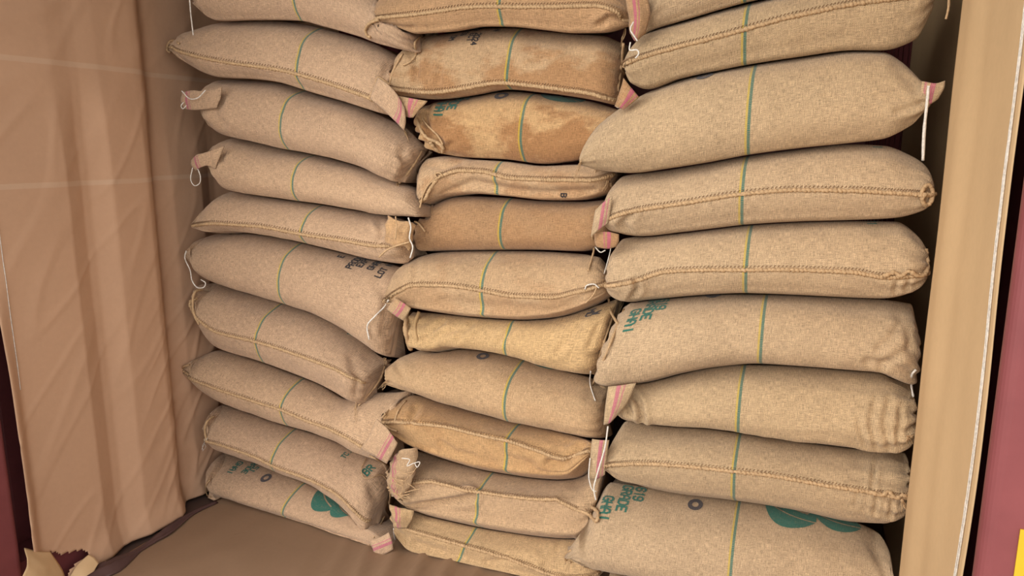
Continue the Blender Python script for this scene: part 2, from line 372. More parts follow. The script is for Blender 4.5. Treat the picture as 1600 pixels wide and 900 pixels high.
D('R6', [(962,612),(985,600),(1040,588),(1100,573),(1160,568),(1250,571),(1330,577),(1380,581),(1420,598),(1432,630)], [(962,652),(980,655),(1005,660),(1060,664),(1120,669),(1180,678),(1250,688),(1330,698),(1395,701),(1430,686)], (YR0+.01,YR1), None, (1153,660), gr=1.6, wr=1.3, rt=.14)
D('R7', [(946,712),(962,680),(980,656),(1005,660),(1060,664),(1120,669),(1180,678),(1250,688),(1330,698),(1390,700),(1414,708),(1422,735)], [(946,735),(962,746),(1010,760),(1060,769),(1120,776),(1180,784),(1250,796),(1330,813),(1380,818),(1408,808),(1422,786)], (YR0-.01,YR1), [(944,728),(1000,725),(1060,728),(1130,735),(1200,743),(1300,760),(1370,770),(1418,778)], (1146,770), gr=1.2, rt=.15)
D('R8', [(884,864),(915,820),(957,752),(1010,760),(1060,769),(1120,776),(1180,784),(1250,796),(1330,813),(1370,830),(1390,860),(1396,900)], [(882,874),(920,885),(960,893),(1010,904),(1100,918),(1200,932),(1300,944),(1394,946)], (YR0-.05,YR1-.02), None, (1142,890), rt=.20, rb=.05)
D('R9', [(950,895),(965,894),(1010,904),(1100,918),(1200,932),(1300,944),(1390,950)], [(950,962),(1010,978),(1100,995),(1200,1011),(1300,1028),(1390,1046)], (YR0,YR1), None, (1140,960), rt=.15)

LABELS = {
'L0': 'sack cut off by the top edge, highest in the column beside the left paper wall',
'L1': 'second-highest sack by the left paper wall, with front seam and pink-edged right flap',
'L2': 'third-highest sack by the left paper wall, tied left end with pink stripe and white string',
'L3': 'fourth-highest sack by the left paper wall, small white string loop hanging from its left end',
'L4': 'slim sack by the left paper wall with crumpled knot of cloth at right',
'L5': 'sack by the left paper wall with black stencilled lettering near its right end',
'L6': 'curved sack by the left paper wall, its front seam drooping to a frayed thread',
'L7': 'sack by the left paper wall with square pink-striped flap at its right end',
'L8': 'second-lowest sack by the left paper wall, seam drooping over the ring print below',
'L9': 'lowest sack by the left paper wall, with dark ring and green leaf print',
'M0': 'sack cut off by the top edge in the middle column, pink ruffled mouth at right',
'M1': 'brown-stained sack of the middle column with black stencilled 2024 on top',
'M2': 'heavily brown-stained sack of the middle column with green letters and half a ring print',
'M3': 'thin squashed sack of the middle column with wavy seam, under the brown-stained one',
'M4': 'darkest evenly brown sack of the middle column, with no seam showing',
'M5': 'middle column sack with wavy seam and pink-striped corded flap at lower left',
'M6': 'wrinkled yellowish flattened sack of the middle column with ruffled left end',
'M7': 'greyish middle column sack with a dark printed ring on top',
'M8': 'orange-tan middle column sack with a dipping seam, below the sack with the ring',
'M9': 'crumpled second-lowest middle sack with frayed white threads at its left end',
'M10': 'lowest sack of the middle column, resting on wrinkled floor paper',
'R0': 'topmost right-hand sack, only a strip of it below the top edge',
'R1': 'second sack down of the right column, its seam climbing to the right',
'R2': 'largest plump right column sack with pink-striped ear and hanging white string at right',
'R3': 'right column sack just below the plump one, small curled knot at right',
'R4': 'right column sack with gathered seam end at right, above the green lettering',
'R5': 'right column sack halfway down with green stencilled letters and a seamless front',
'R6': 'right column sack with puckered right end and pink-striped flap folded at left',
'R7': 'right column sack with long sloping seam ending in frayed tuft at right',
'R8': 'large lowest visible right column sack with ring, green letters and green leaf print',
'R9': 'bottom right sack lying under the one with the leaf print, below the frame',
}
GROUPS = {'L': 'sacks stacked in the left column', 'M': 'sacks stacked in the middle column', 'R': 'sacks stacked in the right column'}

BASE = {'L': (.445, .295, .185), 'M': (.44, .29, .165), 'R': (.435, .305, .182)}
NS = 112
# folds and puckers in the cloth: (photo polyline, depth in metres, half width in px)
CREASES = {
'M9': [([(624,796),(665,788),(700,783),(738,776)], .022, 5), ([(640,782),(690,774),(730,768)], -.008, 8), ([(950,738),(946,760),(938,775)], .008, 4)],
'M6': [([(662,530),(674,518),(692,502)], .010, 4), ([(672,532),(692,520),(722,512)], .008, 4), ([(716,528),(728,515),(738,503)], .008, 4), ([(780,535),(790,523),(802,510)], .007, 4), ([(872,550),(885,530),(905,508)], .006, 5), ([(920,540),(935,510)], .006, 5)],
'M8': [([(858,722),(880,726),(900,708),(914,690)], .016, 5), ([(690,690),(712,706),(742,712)], .006, 4), ([(650,640),(642,660)], .010, 5), ([(770,690),(790,715),(830,725)], .006, 5)],
'M2': [([(672,163),(664,185),(672,208),(690,222)], .012, 4), ([(700,228),(720,215),(740,218)], .005, 4)],
'M1': [([(640,86),(652,100),(650,122)], .010, 4), ([(690,100),(684,132)], .007, 4), ([(820,95),(840,80),(870,82)], -.006, 10)],
'M3': [([(700,302),(740,284),(800,296),(860,302),(930,298)], .008, 6), ([(665,255),(690,262),(720,252)], .007, 5)],
'M0': [([(938,38),(952,28),(976,30)], .014, 5), ([(600,40),(630,46),(645,44)], .006, 4)],
'M5': [([(622,430),(630,415)], .006, 4), ([(648,440),(652,410)], .005, 4), ([(690,470),(760,478),(840,482)], .004, 6)],
'M7': [([(618,565),(630,590)], .006, 5)],
'M10': [([(850,884),(872,862),(874,850)], .008, 4), ([(760,880),(800,872),(830,876)], .006, 5), ([(650,850),(690,862)], .006, 5)],
'R6': [([(1340,655),(1352,692)], .005, 4), ([(1368,625),(1360,660),(1368,694)], .006, 4), ([(1390,625),(1382,660),(1390,696)], .006, 4), ([(1408,640),(1402,690)], .007, 4), ([(984,608),(1000,632),(1004,656)], .016, 4), ([(975,622),(985,645)], .012, 4)],
'R7': [([(1378,704),(1366,730),(1362,764)], .012, 3), ([(1370,776),(1366,802)], .009, 3), ([(1394,780),(1390,806)], .008, 3), ([(1340,772),(1336,790)], .006, 3)],
'R5': [([(1372,545),(1392,528),(1404,510)], .006, 5), ([(1378,570),(1402,556),(1424,540)], .006, 5), ([(1355,563),(1392,568),(1424,584)], .006, 5), ([(1404,490),(1420,520),(1424,550)], .005, 6)],
'R4': [([(984,470),(996,452),(992,436)], .014, 4), ([(1400,440),(1398,460)], .006, 3), ([(1420,434),(1416,452)], .006, 3)],
'R3': [([(985,366),(972,350),(985,336)], .010, 5)],
'R2': [([(1290,150),(1370,152),(1440,160)], .007, 4), ([(1400,175),(1440,162)], .007, 4), ([(1395,100),(1430,140)], .004, 6)],
'R8': [([(1360,845),(1372,870),(1385,900)], .008, 6)],
'L2': [([(628,235),(634,262),(624,284)], .008, 5), ([(345,160),(335,178),(350,195)], .006, 5)],
'L3': [([(345,250),(355,262),(380,268)], .007, 4), ([(352,225),(346,245)], .006, 4)],
'L4': [([(590,345),(598,365),(592,380)], .008, 4)],
'L5': [([(590,440),(604,470),(600,520)], .007, 7)],
'L6': [([(548,560),(560,590),(556,620)], .007, 6)],
'L7': [([(560,660),(575,690)], .006, 5), ([(600,640),(612,665)], .007, 5)],
'L8': [([(575,740),(590,790),(580,830)], .007, 6)],
'L1': [([(300,70),(330,62)], .004, 5), ([(610,95),(600,118)], .006, 5)],
}
def seg_dist(px, py, P):
    b = 1e9
    for (x1, y1), (x2, y2) in zip(P, P[1:]):
        dx, dy = x2 - x1, y2 - y1; t = clamp(((px - x1) * dx + (py - y1) * dy) / (dx * dx + dy * dy))
        b = min(b, (px - x1 - dx * t) ** 2 + (py - y1 - dy * t) ** 2)
    return math.sqrt(b)
BVH_V, BVH_F = [], []
def build_sack(key, d):
    rnd = random.Random(key)
    y0, y1 = d['y']; rb, rt = d['rb'], d['rt']
    def fr(px, a, b): return clamp((px - a) / (b - a))
    tx0, tx1 = d['top'][0][0], d['top'][-1][0]; bx0, bx1 = d['bot'][0][0], d['bot'][-1][0]
    T3 = [at_y(x, y, lerp(y0, y1, fr(x, tx0, tx1)) + rt) for x, y in d['top']]
    B3 = [at_y(x, y, lerp(y0, y1, fr(x, bx0, bx1)) + rb) for x, y in d['bot']]
    Tz = [(p.x, p.z) for p in T3]; Bz = [(p.x, p.z) for p in B3]
    if d['seam']:
        s0, s1 = d['seam'][0][0], d['seam'][-1][0]
        Q3 = [at_y(x, y, lerp(y0, y1, fr(x, s0, s1))) for x, y in d['seam']]
        Qz = [(p.x, p.z) for p in Q3]
    L = (T3[-1].x - T3[0].x + B3[-1].x - B3[0].x) / 2
    Hend = [abs(T3[0].z - B3[0].z), abs(T3[-1].z - B3[-1].z)]
    rows = []; tips = []
    ts = []
    for i in range(NS + 1):
        u = i / NS
        ts.append(lerp(u, 0.5 - 0.5 * math.cos(math.pi * u), 0.6))
    NF, NBK = 5, 3
    for i, t in enumerate(ts):
        xc0, xc1 = (B3[0].x + T3[0].x) / 2, (B3[-1].x + T3[-1].x) / 2
        xb = lerp(xc0, xc1, t); xt = xb; k0, k1 = 1 - sstep(0, .35, t), sstep(.65, 1, t)
        xb += (B3[0].x - xc0) * k0 + (B3[-1].x - xc1) * k1; xt += (T3[0].x - xc0) * k0 + (T3[-1].x - xc1) * k1
        Y = lerp(y0, y1, t)
        zb = interp(Bz, xb); zt = interp(Tz, xt)
        H = zt - zb
        e = clamp(abs(H) / 0.15, 0.12, 1.0)
        if key[0] == 'L': e *= lerp(.15, 1, sstep(-.01, .13, t * L))     # flat sewn corner
        P_b = Vector((xb, Y + rb, zb)); P_t = Vector((xt, Y + rt, zt))
        rbe, rte = rb * e, rt * e
        P_b = CAM + (P_b - CAM) * ((Y + rbe) / (Y + rb)); P_t = CAM + (P_t - CAM) * ((Y + rte) / (Y + rt))
        P_b.z = max(P_b.z, .010)
        sB = (P_b.z - CAMH) / P_b.y if key not in ('L9', 'M10', 'R9') else 0.0; sT = (P_t.z - CAMH) / P_t.y
        P_t.z -= 0.004
        H = max(P_t.z - P_b.z, 0.006)
        vt = d['vt']
        if d['seam']:
            zq = interp(Qz, lerp(P_b.x, P_t.x, .3))
            vt = clamp((zq - P_b.z) / H, 0.08, 0.9)
        q = 1 - vt
        if d['seam']:
            front = [(rbe, 0), (.42 * rbe, .30 * vt), (0.10 * rbe, .68 * vt), (0, vt), (.10 * rte, vt + .34 * q), (.40 * rte, vt + .74 * q), (rte, 1)]
        else:
            front = [(rbe, 0), (.46 * rbe, .16 * vt), (.10 * rbe, .55 * vt), (0, vt), (.07 * rte, vt + .36 * q), (.36 * rte, vt + .76 * q), (rte, 1)]
        # end rounding
        endL = t * L; endR = (1 - t) * L
        off = 0
        for dist, he in ((endL, Hend[0]), (endR, Hend[1])):
            R = 0.055 * clamp(he / 0.06) * (.5 if key[0] == 'L' and dist is endL else 1)
            if R > 0.004 and dist < R:
                c = 1 - dist / R; off = max(off, R * (1 - math.sqrt(max(0, 1 - c * c))) )
        dp = lerp(0.16, 0.42, sstep(0.0, 0.16, min(endL, endR)))
        ctr = []
        for a, v in front:
            p = P_b.lerp(P_t, v); ctr.append(Vector((p.x, Y + a + off, lerp(P_b.z, P_t.z, v))))
        far = min(max(.19, rte + .02), dp * .8)
        def plane(P, s, a): return max(P.z + (a - (P.y - Y)) * s, 0.012)
        zT2, zB2 = plane(P_t, sT, far), plane(P_b, sB, far)
        if zT2 - zB2 < .006: zm = (zT2 + zB2) / 2; zT2, zB2 = zm + .003, zm - .003
        ctr += [Vector((P_t.x, Y + far + off, zT2 - .012 * e)), Vector((P_t.x, Y + dp * .86 + off, zT2 - .03 * e)),
                Vector(((P_t.x + P_b.x) / 2, Y + dp + off, (zT2 + zB2) / 2)), Vector((P_b.x, Y + dp * .86 + off, zB2 + .012 * e)), Vector((P_b.x, Y + far + off, zB2 + .003 * e))]
        ring = []
        N = len(ctr)
        for k in range(N):
            n = NF if k < 6 else NBK
            p0, p1, p2, p3 = ctr[(k - 1) % N], ctr[k], ctr[(k + 1) % N], ctr[(k + 2) % N]
            for j in range(n):
                s = j / n
                ring.append(0.5 * ((2 * p1) + (p2 - p0) * s + (2 * p0 - 5 * p1 + 4 * p2 - p3) * s * s + (3 * p1 - p0 - 3 * p2 + p3) * s ** 3))
        rows.append(ring); tips.append(ctr[3])
    M = len(rows[0]); JF = 6 * NF   # front samples 0..JF
    # lengths around the middle section -> v ; along -> u
    mid = rows[NS // 2]; vv = [0.0]
    for j in range(1, M + 1): vv.append(vv[-1] + (mid[j % M] - mid[j - 1]).length)
    # normals + wrinkles
    seed = Vector((rnd.uniform(0, 50), rnd.uniform(0, 50), rnd.uniform(0, 50)))
    out = []
    for i in range(NS + 1):
        nr = []
        for j in range(M):
            a = rows[min(i + 1, NS)][j] - rows[max(i - 1, 0)][j]; b_ = rows[i][(j + 1) % M] - rows[i][j - 1]
            n = a.cross(b_)
            if n.length < 1e-9: n = Vector((0, -1, 0))
            n.normalize()
            p = rows[i][j]; H = abs(rows[i][JF].z - rows[i][0].z); hk = clamp(H / .12)
            x = Vector((p.x, p.y * .8, p.z))
            dd = 0.0055 * noise.noise(x * 5 + seed) + 0.0028 * noise.noise(x * 13 + seed) + .0010 * noise.noise(x * 30 + seed)
            # soft diagonal folds
            f = noise.noise(Vector((p.x * 7 + p.z * 9, p.z * 22 - p.x * 6, 0)) + seed)
            dd += 0.004 * (d['wr'] - .6) * max(0, 1 - abs(f) * 4) * noise.noise(x * 3 - seed)
            g = 0
            for dist, k in ((ts[i] * L, d['gl']), ((1 - ts[i]) * L, d['gr'])):
                gg = math.exp(-dist / (0.055 + .02 * k)) * k
                g += gg * 0.0065 * math.sin(vv[j] * 2 * math.pi / 0.048 + 4 * noise.noise(x * 8 + seed) + 3)
            edge = clamp(min(j, JF - j) / 3.0) if j <= JF else 0.0
            cr = 0.0
            if j <= JF and key in CREASES:
                qx, qy = to_px(p)
                for P, dep, wid in CREASES[key]:
                    if abs(qx - P[0][0]) > 130 and abs(qx - P[-1][0]) > 130: continue
                    ds = seg_dist(qx, qy, P)
                    if ds < wid * 5:
                        cr -= dep * math.exp(-(ds / wid) ** 2) - .45 * dep * math.exp(-((ds - 2.2 * wid) / (1.2 * wid)) ** 2)
                cr *= sstep(0, 7, min(j, JF - j))
            nr.append(p + n * ((dd * hk + g * max(hk, .35)) * edge + cr))
        out.append(nr)
    rows = out
    d.update(rows=rows, ts=ts, L=L, vv=vv, JF=JF, M=M, B3=B3, rnd=rnd)
def rows_bvh(d):
    R, M = d['rows'], d['M']; V = [p for r in R for p in r]
    Fc = [(i * M + j, i * M + (j + 1) % M, (i + 1) * M + (j + 1) % M, (i + 1) * M + j) for i in range(NS) for j in range(M)]
    Fc += [tuple(range(M)), tuple(range(NS * M, NS * M + M))]
    return BVHTree.FromPolygons(V, Fc)
def settle():
    """soft sacks yield where they press on each other, so that no cloth passes through other cloth"""
    for c in 'LMR':
        ks = [k for k in S if k[0] == c]
        for up, lo in zip(ks, ks[1:]):
            bv = rows_bvh(S[up]); R = S[lo]['rows']; JF = S[lo]['JF']
            for r in R:
                for j in range(JF - 2, JF + 12):
                    v = r[j % len(r)]
                    h = bv.ray_cast(Vector((v.x, v.y, v.z - .25)), Vector((0, 0, 1)))[0]
                    if h is not None and h.z - .003 < v.z < h.z + .025: v.z = h.z - .003
    BV = {}
    def get(k):
        if k not in BV:
            bv = rows_bvh(S[k]); n = bv.ray_cast(S[k]['rows'][NS // 2][15] + Vector((0, -.3, 0)), Vector((0, 1, 0)))[1]
            BV[k] = (bv, -1.0 if n is not None and n.y > 0 else 1.0)
        return BV[k]
    ks = list(S); box = {}
    for k in ks:
        P = [p for r in S[k]['rows'] for p in r]
        box[k] = [(min(p[a] for p in P), max(p[a] for p in P)) for a in range(3)]
    pairs = [(a, b) for i, a in enumerate(ks) for b in ks[i + 1:] if all(box[a][x][0] < box[b][x][1] and box[b][x][0] < box[a][x][1] for x in range(3))]
    def yield_to(a, b, gap):
        if not get(a)[0].overlap(get(b)[0]): return False
        bv, sg = get(b); hit = False
        (x0, x1), (y0, y1), (z0, z1) = box[b]
        for r in S[a]['rows']:
            for jj, v in enumerate(r):
                if a[0] == b[0] and jj < S[a]['JF'] - 2: continue     # the front stays as it lies
                if not (x0 < v.x < x1 and y0 < v.y < y1 and z0 < v.z < z1): continue
                loc, n, _, dist = bv.find_nearest(v)
                n = n * sg; s_ = (v - loc).dot(n)
                if s_ < gap * .6 and dist < (.03 if a[0] == b[0] else .10):
                    q = loc + n * gap
                    if q.y < v.y - .012: continue      # never bulge out towards the open side
                    v.x, v.y, v.z = q; hit = True
        if hit: BV.pop(a, None)
        return hit
    M_FRONT = ('M0', 'M1', 'M5', 'M8')
    for it in range(6):
        for a, b in pairs:
            # the one lying behind or below yields to the other
            if a[0] == b[0]: yield_to(b, a, .004)
            elif b[0] == 'R': yield_to(a, b, .007)
            elif b in M_FRONT: yield_to(a, b, .007)
            else: yield_to(b, a, .007)
def finish_sack(key, d):
    rows, ts, L, vv, JF, M, B3, rnd = (d[k] for k in ('rows', 'ts', 'L', 'vv', 'JF', 'M', 'B3', 'rnd'))
    y0, y1 = d['y']; NF = 5
    # which way do normals face: towards -y at tip
    verts, uvs, faces = [], [], []
    best, ts_ = 1e9, .5
    if d['stripe']:
        for i in range(NS + 1):
            for j in range(0, JF):
                qx, qy = to_px(rows[i][j]); dq = (qx - d['stripe'][0]) ** 2 + (qy - d['stripe'][1]) ** 2
                if dq < best: best = dq; ts_ = ts[i]
    for i in range(NS + 1):
        for j in range(M + 1):
            verts.append(rows[i][j % M]); uvs.append(((ts[i] - ts_) * L, vv[j]))
    W = M + 1
    for i in range(NS):
        for j in range(M):
            faces.append((i * W + j, i * W + j + 1, (i + 1) * W + j + 1, (i + 1) * W + j))
    for i, flip in ((0, False), (NS, True)):
        c = sum((rows[i][j] for j in range(M)), Vector()) / M
        verts.append(c); uvs.append(((ts[i] - ts_) * L, 0)); ci = len(verts) - 1
        for j in range(M):
            f = (ci, i * W + j + 1, i * W + j)
            faces.append(f[::-1] if flip else f)
    # facing check
    f = faces[(NS // 2) * M + 15]
    n = (verts[f[1]] - verts[f[0]]).cross(verts[f[2]] - verts[f[0]])
    if n.y > 0: faces = [x[::-1] for x in faces]
    zmin = min(v.z for v in verts)
    root = empty('jute_sack', Vector(((B3[0].x + B3[-1].x) / 2, (y0 + y1) / 2 + .2, zmin)))
    tag(root, LABELS[key], 'sack', GROUPS[key[0]])
    bc = d['col'] or BASE[key[0]]; k = rnd.uniform(.97, 1.04)
    color = (bc[0] * k, bc[1] * k, bc[2] * k * rnd.uniform(.97, 1.03), 1 - d['stain'])
    o = mesh_obj('sack_body', verts, faces, M_SACK, root, uvs, True, color)
    base = len(BVH_V); BVH_V.extend(verts); BVH_F.extend([tuple(base + a for a in f) for f in faces])
    d.update(root=root, color=color, t_s=ts_)
    # ---- side seam: twisted overlock twine along the ridge
    if d['seam']:
        jt = 3 * NF
        path = [rows[i][jt] for i in range(NS + 1)]
        dense = catmull(path, 3)
        n = len(dense); P = []
        for i, p in enumerate(dense):
            ph = i * 1.9
            P.append(p + Vector((0, -.0015 + .0012 * math.cos(ph), .0016 * math.sin(ph))))
        V, Fc = tube(P, .0052, 6, .22)
        mesh_obj('seam', V, Fc, M_SEAM, root)
        V, Fc = [], []
        for i in range(6, n - 6, 3):
            i0 = i // 3; s = (i % 3) / 3
            a = rows[i0][jt + 1].lerp(rows[min(i0 + 1, NS)][jt + 1], s); b_ = rows[i0][jt].lerp(rows[min(i0 + 1, NS)][jt], s)
            up = (a - b_); 
            if up.length < 1e-6: continue
            up.normalize(); al = (dense[i + 1] - dense[i - 1]).normalized(); nn = Vector((0, -1, .35)).normalized()
            c = b_ + up * .009 + nn * .0012
            tv, tf = tube([c - al * .0022 - up * .0022, c + al * .0022 + up * .0022], .0011, 4)
            k0 = len(V); V += tv; Fc += [tuple(k0 + x for x in f) for f in tf]
        if V: tag(mesh_obj('stitching', V, Fc, M_STITCH, root), kind='stuff')
for key, d in S.items(): build_sack(key, d)
settle()
for key, d in S.items(): finish_sack(key, d)
BVH = BVHTree.FromPolygons(BVH_V, BVH_F)

# ------------------------------------------------------------------ things lying on the sack surfaces
def surf(px, py, off=0.0, Y=None):
    d = ray(px, py).normalized()
    if Y is None:
        hit = BVH.ray_cast(CAM, d)[0]
        Yh = hit.y if hit is not None and hit.y < 2.35 else 2.10
    else: Yh = Y
    p = at_y(px, py, Yh)
    return p - d * off
def string(key, pts, r=.0022, mat=None, off=.006, n=8, name='tie_string', wob=.15, taper=False, Y=None, label=None):
    P = [surf(p[0], p[1], p[2] if len(p) > 2 else off, Y) for p in pts]
    path = catmull(P, n)
    V, Fc = tube(path, r, 6, wob, taper)
    return mesh_obj(name, V, Fc, mat or M_COTTON, S[key]['root'], color=S[key]['color'])
def flap(key, ctrl, mat=None, name='mouth_flap', Y=None, nu=5, thick=.0035, color=None, wr=.003):
    """ctrl: rows of (px,py,off): rows run along the sheet (u), columns across (v)"""
    rows = [[surf(p[0], p[1], p[2], Y) for p in r] for r in ctrl]
    rows = [catmull(r, nu) for r in rows]
    cols = [catmull([r[k] for r in rows], nu) for k in range(len(rows[0]))]
    nv, nu_ = len(cols), len(cols[0])
    V, U = [], []
    L = sum((cols[nv // 2][i + 1] - cols[nv // 2][i]).length for i in range(nu_ - 1))
    Wd = sum((cols[i + 1][nu_ // 2] - cols[i][nu_ // 2]).length for i in range(nv - 1))
    for a in range(nv):
        for b_ in range(nu_):
            p = cols[a][b_]
            p = p + Vector((0, -1, .2)) * wr * noise.noise(p * 45)
            V.append(p); U.append((Wd * a / (nv - 1), L * b_ / (nu_ - 1)))
    Fc = [(a * nu_ + b_, a * nu_ + b_ + 1, (a + 1) * nu_ + b_ + 1, (a + 1) * nu_ + b_) for a in range(nv - 1) for b_ in range(nu_ - 1)]
    n = (V[Fc[0][1]] - V[Fc[0][0]]).cross(V[Fc[0][2]] - V[Fc[0][0]])
    if n.dot(ray(800, 450)) > 0: Fc = [f[::-1] for f in Fc]
    o = mesh_obj(name, V, Fc, mat or M_PINK, S[key]['root'], U, True, color or S[key]['color'])
    md = o.modifiers.new('thickness', 'SOLIDIFY'); md.thickness = thick; md.offset = -1
    return o
def tuft(key, px, py, dx, dy, n=7, spread=10, r=.0013, mat=None, off=.008):
    rnd = random.Random(px * 7 + py); V, Fc = [], []
    for k in range(n):
        pts = []
        ax, ay = rnd.uniform(-spread, spread), rnd.uniform(-spread, spread)
        for i in range(4):
            f = i / 3
            pts.append(surf(px + dx * f + ax * f * 1.1 + rnd.uniform(-2, 2), py + dy * f + ay * f + rnd.uniform(-2, 2), off + rnd.uniform(0, .006), None if i == 0 else None))
        y0 = pts[0].y
        pts = [CAM + (p - CAM) * (clamp(p.y, y0 - .02, y0 + .02) / p.y) for p in pts]
        tv, tf = tube(catmull(pts, 4), r, 5, .2, True)
        k0 = len(V); V += tv; Fc += [tuple(k0 + x for x in f) for f in tf]
    return tag(mesh_obj('frayed_threads', V, Fc, mat or M_SEAM, S[key]['root']), kind='stuff')

# ---- printing: shapes in metres mapped onto the cloth around an anchor pixel
def anchor(key, px, py):
    d = S[key]; best = 1e9; r = (0, 0)
    for i in range(NS + 1):
        for j in range(0, d['JF'] + 1):
            q = to_px(d['rows'][i][j]); k = (q[0] - px) ** 2 + (q[1] - py) ** 2
            if k < best: best = k; r = (i, j)
    return r
def cloth_map(key, i0, j0):
    d = S[key]; R = d['rows']; M = d['M']
    # arc-length tables along the row and round the girth from the anchor
    def at(fi, fj):
        fi = clamp(fi, 0, NS - 1e-4); i = int(fi); s = fi - i; j = int(math.floor(fj)); u = fj - j
        a = R[i][j % M].lerp(R[i][(j + 1) % M], u); b_ = R[i + 1][j % M].lerp(R[i + 1][(j + 1) % M], u)
        return a.lerp(b_, s)
    gi = {0: 0.0}; acc = 0
    for k in range(1, NS - i0 + 1): acc += (R[i0 + k][j0] - R[i0 + k - 1][j0]).length; gi[k] = acc
    acc = 0
    for k in range(1, i0 + 1): acc -= (R[i0 - k][j0] - R[i0 - k + 1][j0]).length; gi[-k] = acc
    gj = {0: 0.0}; acc = 0
    for k in range(1, 26): acc += (R[i0][(j0 + k) % M] - R[i0][(j0 + k - 1) % M]).length; gj[k] = acc
    acc = 0
    for k in range(1, min(25, j0) + 1): acc -= (R[i0][j0 - k] - R[i0][j0 - k + 1]).length; gj[-k] = acc
    def inv(tab, s):
        ks = sorted(tab)
        for a, b_ in zip(ks, ks[1:]):
            if tab[a] <= s <= tab[b_]: return a + (s - tab[a]) / max(1e-9, tab[b_] - tab[a])
        return ks[0] if s < tab[ks[0]] else ks[-1]
    def f(sx, sg, off=.0016):
        fi, fj = i0 + inv(gi, sx), j0 + inv(gj, sg)
        p = at(fi, fj); a = at(min(fi + .5, NS), fj) - at(max(fi - .5, 0), fj); b_ = at(fi, fj + .5) - at(fi, fj - .5)
        n = a.cross(b_)
        if n.length < 1e-9: n = Vector((0, -1, 0))
        n.normalize()
        if n.y > 0 and n.z < .5: n = -n
        return p + n * off
    return f
def print_mesh(key, name, tris, f, mat, label=None):
    V, Fc, U = [], [], []
    for poly in tris:
        k0 = len(V)
        for (x, y) in poly: V.append(f(x, y)); U.append((x, y))
        Fc.append(tuple(range(k0, k0 + len(poly))))
    n = (V[Fc[0][1]] - V[Fc[0][0]]).cross(V[Fc[0][2]] - V[Fc[0][0]])
    if n.dot(V[0] - CAM) > 0: Fc = [x[::-1] for x in Fc]
    o = mesh_obj(name, V, Fc, mat, S[key]['root'], U, True, S[key]['color'])
    if label: o['label'] = label
    return o
# stroke letters on a 4 x 6 cell
GL = {'A': ['0,0 0,4 1,6 3,6 4,4 4,0', '0,2.6 4,2.6'], 'B': ['0,0 0,6 3,6 4,5 3,3.2 0,3.2', '3,3.2 4,2 3,0 0,0'], 'C': ['4,5 3,6 1,6 0,5 0,1 1,0 3,0 4,1'],
 'D': ['0,0 0,6 2.6,6 4,4.6 4,1.4 2.6,0 0,0'], 'E': ['4,0 0,0 0,6 4,6', '0,3 3,3'], 'G': ['4,5 3,6 1,6 0,5 0,1 1,0 3,0 4,1 4,2.8 2.4,2.8'], 'H': ['0,0 0,6', '4,0 4,6', '0,3 4,3'],
 'I': ['2,0 2,6'], 'L': ['0,6 0,0 4,0'], 'N': ['0,0 0,6 4,0 4,6'], 'O': ['1,0 0,1 0,5 1,6 3,6 4,5 4,1 3,0 1,0'], 'P': ['0,0 0,6 3,6 4,5 4,4 3,3 0,3'], 'R': ['0,0 0,6 3,6 4,5 4,4 3,3 0,3', '2,3 4,0'],
 'S': ['0,1 1,0 3,0 4,1 4,2.2 3,3 1,3 0,4 0,5 1,6 3,6 4,5'], 'T': ['2,0 2,6', '0,6 4,6'], 'U': ['0,6 0,1 1,0 3,0 4,1 4,6'], 'X': ['0,0 4,6', '0,6 4,0'], 'M': ['0,0 0,6 2,3 4,6 4,0'], 'W': ['0,6 1,0 2,4 3,0 4,6'],
 '0': ['1,0 0,1 0,5 1,6 3,6 4,5 4,1 3,0 1,0'], '1': ['1,5 2,6 2,0'], '2': ['0,5 1,6 3,6 4,5 4,4 0,0 4,0'], '4': ['3,0 3,6 0,2 4,2'], '5': ['4,6 0,6 0,3.4 3,3.4 4,2.4 4,1 3,0 0,0'], '6': ['4,5 3,6 1,6 0,5 0,1 1,0 3,0 4,1 4,2.4 3,3.2 0,3.2'],
 '9': ['0,1 1,0 3,0 4,1 4,5 3,6 1,6 0,5 0,3.6 1,2.8 4,2.8'], '8': ['1,3 0,4 0,5 1,6 3,6 4,5 4,4 3,3 1,3 0,2 0,1 1,0 3,0 4,1 4,2 3,3'], '.': ['1.8,0 2.2,0'], '/': ['0,0 4,6'], ' ': []}
def text_polys(txt, h, wgt=.23, sx=1.0):
    u = h / 6; out = []; x0 = 0
    for ch in txt:
        for st in GL.get(ch, []):
            pts = [tuple(float(v) for v in p.split(',')) for p in st.split()]
            for (ax, ay), (bx, by) in zip(pts, pts[1:]):
                ax2, ay2, bx2, by2 = x0 + ax * u * sx, ay * u, x0 + bx * u * sx, by * u
                dx, dy = bx2 - ax2, by2 - ay2; l = math.hypot(dx, dy) or 1
                px_, py_ = -dy / l * h * wgt / 2, dx / l * h * wgt / 2; ex, ey = dx / l * h * wgt * .35, dy / l * h * wgt * .35
                ax2 -= ex; ay2 -= ey; bx2 += ex; by2 += ey
                n = max(1, int(l / .009))
                for k in range(n):
                    a, b_ = k / n, (k + 1) / n
                    p = (lerp(ax2, bx2, a), lerp(ay2, by2, a)); q = (lerp(ax2, bx2, b_), lerp(ay2, by2, b_))
                    out.append([(p[0] + px_, p[1] + py_), (p[0] - px_, p[1] - py_), (q[0] - px_, q[1] - py_), (q[0] + px_, q[1] + py_)])
        x0 += (5.6 if ch not in '1I.' else 4.6) * u * sx
    return out
